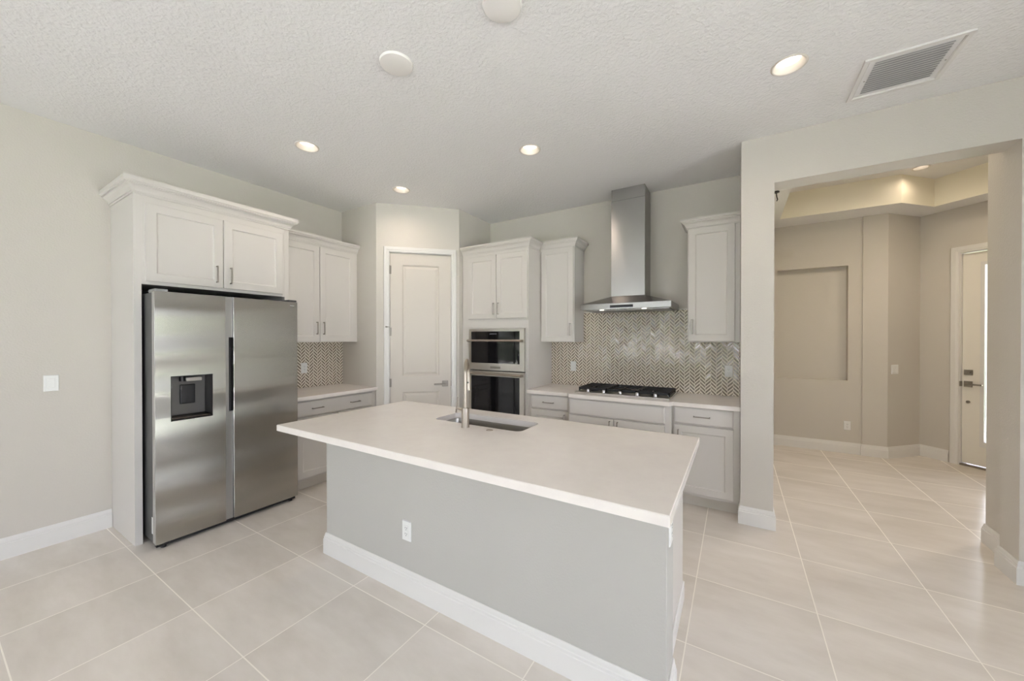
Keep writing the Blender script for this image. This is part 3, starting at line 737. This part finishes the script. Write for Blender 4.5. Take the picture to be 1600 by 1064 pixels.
link('badge', box(B(), FW - .065, FW - .03, -.0006, 0, 1.762, 1.769), mat('badge_grey', (.7, .7, .7), .3, .8), rd)

# ------------------------------------------------------------------ island
IX0, IX1 = -2.403, -0.223
t = thing('kitchen_island', 'kitchen island base with painted drywall front and white cabinets behind', 'island', (0, 0, 0), 0)
t.location = (-1.313, 1.90, 0)
def sh(bm): bmesh.ops.translate(bm, vec=(1.313, -1.90, 0), verts=bm.verts); return bm
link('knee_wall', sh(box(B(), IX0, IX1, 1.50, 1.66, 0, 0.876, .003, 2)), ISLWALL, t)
bm = B(); framed_y = None
box(bm, IX0 + .04, -0.262, 1.661, 1.85, 0.105, 0.876); box(bm, IX0 + .04, -1.85, 1.85, 2.265, 0.105, 0.876); box(bm, -1.04, -0.262, 1.85, 2.265, 0.105, 0.876)
box(bm, -1.85, -1.04, 2.215, 2.265, 0.105, .876); box(bm, -1.85, -1.04, 1.85, 2.215, .105, .45)
ib = link('cabinet_body', sh(bm), CAB, t)
bm = B(); box(bm, IX0 + .04, -0.262, 2.19, 2.205, 0, .105); box(bm, IX0 + .05, -.272, 1.661, 2.19, 0, .105); link('toe_kick', sh(bm), TOE, t)
bm = B(); box(bm, -0.262, -0.247, 1.661, 2.285, 0.0, .10, .003); link('shoe_molding', sh(bm), TRIM, t)
link('side_panel', sh(box(B(), -.262, -.2565, 1.661, 2.285, .10, .876)), CAB, t)
link('island_baseboard', sh(sweep(B(), [(IX0, 1.66), (IX0, 1.50), (IX1, 1.50), (IX1, 1.66)], BASEP)), TRIM, t)
# fronts facing the range (turned 180 degrees)
for k in range(4):
    a = IX0 + .05 + k * .52
    for (z0, z1, nm) in ((.716, .862, 'drawer'), (.125, .703, 'door')):
        bm = shaker(B(), -(a + .51), -a, z0, z1, -.02, .0195) if nm == 'door' else slab_front(B(), -(a + .51), -a, z0, z1)
        bmesh.ops.rotate(bm, cent=(0, 0, 0), matrix=Matrix.Rotation(PI, 3, 'Z'), verts=bm.verts); bmesh.ops.translate(bm, vec=(0, 2.265, 0), verts=bm.verts)
        link(nm, sh(bm), CAB, t)
# countertop with sink cut-out
SX0, SX1, SY0, SY1 = -1.792, -1.098, 1.897, 2.168
def rrect(x0, x1, y0, y1, r, n=6):
    out = []
    for cx, cy, a in ((x1 - r, y0 + r, -PI / 2), (x1 - r, y1 - r, 0), (x0 + r, y1 - r, PI / 2), (x0 + r, y0 + r, PI)):
        out += [(cx + r * math.cos(a + PI / 2 * i / n), cy + r * math.sin(a + PI / 2 * i / n)) for i in range(n + 1)]
    return out
bm = B(); e_ = .003
outs = {}
cx0, cx1, cy0, cy1 = -2.532, -0.176, 1.243, 2.325
O1 = [(cx0 + e_, cy0 + e_), (cx1 - e_, cy0 + e_), (cx1 - e_, cy1 - e_), (cx0 + e_, cy1 - e_)]; O0 = [(cx0, cy0), (cx1, cy0), (cx1, cy1), (cx0, cy1)]
hole = rrect(SX0, SX1, SY0, SY1, .045)
ot, it_ = fill_with_hole(bm, O1, hole, 0.915); ob, ib_ = fill_with_hole(bm, O0, hole, 0.877)
mid = [bm.verts.new((x, y, .912)) for x, y in O0]
for i in range(4):
    j = (i + 1) % 4; bm.faces.new((ot[i], ot[j], mid[j], mid[i])); bm.faces.new((mid[i], mid[j], ob[j], ob[i]))
for i in range(len(hole)):
    j = (i + 1) % len(hole); bm.faces.new((it_[i], it_[j], ib_[j], ib_[i]))
tag(link('island_countertop', bm, QUARTZ), 'large white quartz slab on top of the kitchen island', 'countertop')
# sink
bm = B(); R = []
for g_, z, r in ((-.012, .8765, .05), (0, .8765, .045), (0.002, .87, .045), (.008, .68, .045), (.03, .655, .05), (.10, .650, .03)):
    R.append([bm.verts.new((x, y, z)) for x, y in rrect(SX0 + g_, SX1 - g_, SY0 + g_, SY1 - g_, r)])
for a, b in zip(R, R[1:]):
    for i in range(len(a)): bm.faces.new((a[i], a[(i + 1) % len(a)], b[(i + 1) % len(a)], b[i]))
bm.faces.new(R[-1])
sk = thing('kitchen_sink', 'undermount stainless steel sink set in the island countertop', 'sink', (-1.445, 2.03, .65))
o = link('basin', bm, SSTEEL, sk, True); o.data.transform(Matrix.Translation((1.445, -2.03, -.65)))
md = o.modifiers.new('thick', 'SOLIDIFY'); md.thickness = .002; md.offset = -1
bm = B(); lathe(bm, [(0, .001), (.03, .001), (.042, .004), (.045, .0005)], (0, 0, 0), 28); link('drain', bm, CHROME, sk, True)
# faucet
ft = thing('kitchen_faucet', 'brushed nickel gooseneck pull-down faucet in front of the island sink', 'faucet', (-1.45, 1.822, .9155))
bm = B(); lathe(bm, [(0, 0), (.026, 0), (.026, .004), (.0245, .006), (.0245, .118), (.023, .122), (0, .122)], n=32); link('faucet_base', bm, FNICK, ft, True)
dx, dy = -0.522, 0.852; rad = 0.085; pts = []
for z in (.12, .18, .24, .29): pts.append((0, 0, z))
for i in range(0, 17):
    a = PI * i / 16; q = rad * (1 - math.cos(a)); pts.append((dx * q, dy * q, .327 + rad * 1.02 * math.sin(a)))
q = 2 * rad; pts += [(dx * q, dy * q, .31)]
link('gooseneck', tube(B(), pts, .0115, 18), FNICK, ft, True)
bm = B(); tube(bm, [(dx * q, dy * q, .315), (dx * q, dy * q, .30), (dx * q, dy * q, .24), (dx * q, dy * q, .21)], [.0125, .0150, .0155, .0175], 20); sp = link('spray_head', bm, FNICK, ft, True)
bm = B(); cyl(bm, (dx * q + .006, dy * q - .010, .262), (dx * q + .010, dy * q - .018, .262), .006, n=14); link('spray_button', bm, BPLAST, sp)
bm = B(); cyl(bm, (-.018, 0, .105), (-.072, 0, .112), .006, n=16); hd = link('handle', bm, FNICK, ft, True)
bm = B(); tube(bm, [(-.076, 0, .085), (-.072, 0, .112), (-.062, 0, .185)], [.0045, .0045, .003], 12); link('lever', bm, FNICK, hd, True)
bm = B(); lathe(bm, [(0, .005), (.012, .005), (.013, .004), (.019, .004), (.021, .0005)], (0, 0, 0), 28)
o = link('air_switch_button', bm, FNICK, None, True); o.location = (-1.275, 1.836, .9155); tag(o, 'small round nickel air switch button on the island countertop', 'button')

# ------------------------------------------------------------------ wall plates (local x along wall, -y out, centre at origin)
def plate(name, label, cat, loc, rot, kind, w=.070, h=.115):
    t = thing(name, label, cat, loc, rot)
    bm = B(); rings_panel(bm, -w / 2, w / 2, -h / 2, h / 2, [(0, -.001), (.003, -.0055), (.0035, -.0058)], 0.0); link('cover_plate', bm, PLATE, t)
    gangs = 2 if w > .1 else 1
    for g in range(gangs):
        cx = 0 if gangs == 1 else (-.023 + .046 * g)
        if kind == 'rocker':
            bm = B(); rings_panel(bm, cx - .0165, cx + .0165, -.033, .033, [(0, -.006), (.0015, -.0085)], -.005); link('rocker', bm, mat('rocker_white', srgb(228, 228, 226), .3), t)
        elif kind == 'outlet':
            bm = B(); rings_panel(bm, cx - .0165, cx + .0165, -.033, .033, [(0, -.006), (.001, -.0072)], -.005); r = link('receptacle', bm, PLATE, t)
            bm = B()
            for z in (-.017, .017):
                box(bm, cx - .0075, cx - .005, -.0078, -.007, z - .002, z + .007); box(bm, cx + .005, cx + .0075, -.0078, -.007, z - .002, z + .006); cyl(bm, (cx, -.0078, z - .009), (cx, -.007, z - .009), .0025, n=10)
            link('slots', bm, mat('slot_grey', (.10, .10, .10), .5), r)
        elif kind == 'blank':
            bm = B(); box(bm, cx - .0165, cx + .0165, -.0070, -.005, -.033, .033, .0005); link('insert', bm, PLATE, t)
    return t
plate('light_switch', 'white rocker switch on the left wall near the refrigerator cabinet', 'switch', (XL + .0005, .541, 1.153), PI / 2, 'rocker')
plate('power_outlet', 'white outlet low on the island front', 'outlet', (-1.621, 1.4995, .363), 0, 'outlet')
plate('power_outlet', 'white outlet high on the right end of the island', 'outlet', (IX1 + .0005, 1.575, .715), PI / 2, 'outlet')
plate('power_outlet', 'white outlet in the tiles right beside the refrigerator', 'outlet', (XL + .0105, 2.338, 1.138), PI / 2, 'outlet')
plate('light_switch', 'white plain wall plate in the tiles left of the cooktop', 'switch', (-1.660, YB - .0105, 1.142), 0, 'blank')
plate('power_outlet', 'white outlet in the tiles below the right upper cabinet', 'outlet', (-.062, YB - .0105, 1.155), 0, 'outlet')
plate('power_outlet', 'white outlet low on the foyer wall under the niche', 'outlet', (1.218, FY1 - .0005, .355), 0, 'outlet')
fu = 0.115
plate('light_switch', 'white double rocker switch on the angled foyer wall', 'switch', (K1[0] + fu / 2 ** .5 + .0004, K1[1] + fu / 2 ** .5 - .0004, 1.09), PI / 4, 'rocker', w=.115)

# ------------------------------------------------------------------ ceiling fixtures
def can(label, x, y, z, power, group=None, r=.088):
    t = thing('recessed_light', label, 'ceiling light', (x, y, z))
    bm = B(); lathe(bm, [(r, 0), (r, -.003), (r - .006, -.006), (r - .012, -.004), (r * .66, .032), (r * .66, .040), (r - .010, .040), (r - .009, 0.0), (r, 0)], n=40); link('trim_ring', bm, CANTRIM, t, True)
    bm = B(); lathe(bm, [(0, .029), (r * .64, .029), (r * .645, .035), (0, .035)], n=32); link('lens', bm, LENS, t, True)
    l = bpy.data.lights.new('lamp', 'SPOT'); l.energy = power; l.color = (1.0, .84, .70) if z < 3.2 else (1.0, .83, .64); l.spot_size = math.radians(172); l.spot_blend = .9; l.shadow_soft_size = .02
    o = bpy.data.objects.new('lamp', l); COL.objects.link(o); o.parent = t; o.location = (0, 0, -.02)
CP = 9
can('lit recessed light nearest the refrigerator cabinet', -2.984, 1.705, C, CP)
can('lit recessed light in front of the pantry door', -3.006, 2.711, C, CP)
can('lit recessed light above the middle of the kitchen aisle, in front of the hood', -1.462, 2.689, C, CP)
can('large lit recessed light nearest the ceiling vent', .252, 2.625, C, CP)
can('lit recessed light inside the foyer tray ceiling', 1.70, 5.72, 3.32, 3, r=.07)
can('lit recessed light in the foyer tray nearest the opening', 1.25, 4.75, 3.32, 33, r=.07)  # extra lamp out of view, added to brighten the foyer
can('lit recessed light in the foyer tray nearest the entry door', 2.35, 4.9, 3.32, 33, r=.07)  # second added lamp out of view, lifts foyer walls and tray faces
def cap(label, x, y):
    t = thing('blank_cover_plate', label, 'cover plate', (x, y, C))
    bm = B(); lathe(bm, [(.092, 0), (.092, -.006), (.088, -.012), (.06, -.017), (0, -.019)], n=44); link('cover_disc', bm, mat('cap_white', srgb(232, 229, 225), .45), t, True)
cap('round white blank ceiling cap left of the other, nearer the refrigerator', -1.65, 1.454)
cap('round white blank ceiling cap cut by the top edge of the photo', -.939, 1.455)
# ceiling vent
t = thing('ceiling_vent', 'white louvered air return grille in the ceiling near the opening', 'vent', (.822, 3.015, C))
bm = B(); w, h = .182, .185
sweep(bm, [(-w, -h), (w, -h), (w, h), (-w, h)][::-1], [(0, 0), (0, -.004), (-.006, -.009), (-.026, -.009), (-.028, 0)], True); link('vent_frame', bm, TRIM, t)
link('backing', box(B(), -w + .028, w - .028, -h + .028, h - .028, -.0022, -.0008), mat('vent_shadow', (.42, .42, .42), .8), t)
n = 14
for k in range(n):
    y = -h + .034 + k * (2 * h - .068) / (n - 1)
    bm = B(); a = [(-w + .026, y - .008, -.009), (w - .026, y - .008, -.009), (w - .026, y + .006, -.004), (-w + .026, y + .006, -.004)]
    v = [bm.verts.new(p) for p in a] + [bm.verts.new((p[0], p[1], p[2] + .0015)) for p in a]
    for f in ((0, 1, 2, 3), (7, 6, 5, 4), (0, 4, 5, 1), (1, 5, 6, 2), (2, 6, 7, 3), (3, 7, 4, 0)): bm.faces.new([v[i] for i in f])
    link('louver', bm, TRIM, t)
for sx in (-1, 1):
    bm = B(); lathe(bm, [(0, -.0105), (.004, -.0095), (.004, -.0085)], (sx * (w - .014), .0, 0), 12); link('screw', bm, NICKEL, t)
# small dark hook in the foyer
bm = B(); cyl(bm, (0, 0, 0), (0, 0, -.012), .028, n=20); tube(bm, [(0, 0, -.01), (0.004, 0, -.05), (.012, 0, -.085), (.004, 0, -.10)], .005, 8)
o = link('ceiling_hook', bm, BPLAST, None); o.location = (.35, 4.72, 3.0); tag(o, 'small dark hook under the foyer soffit beside the column', 'hook')
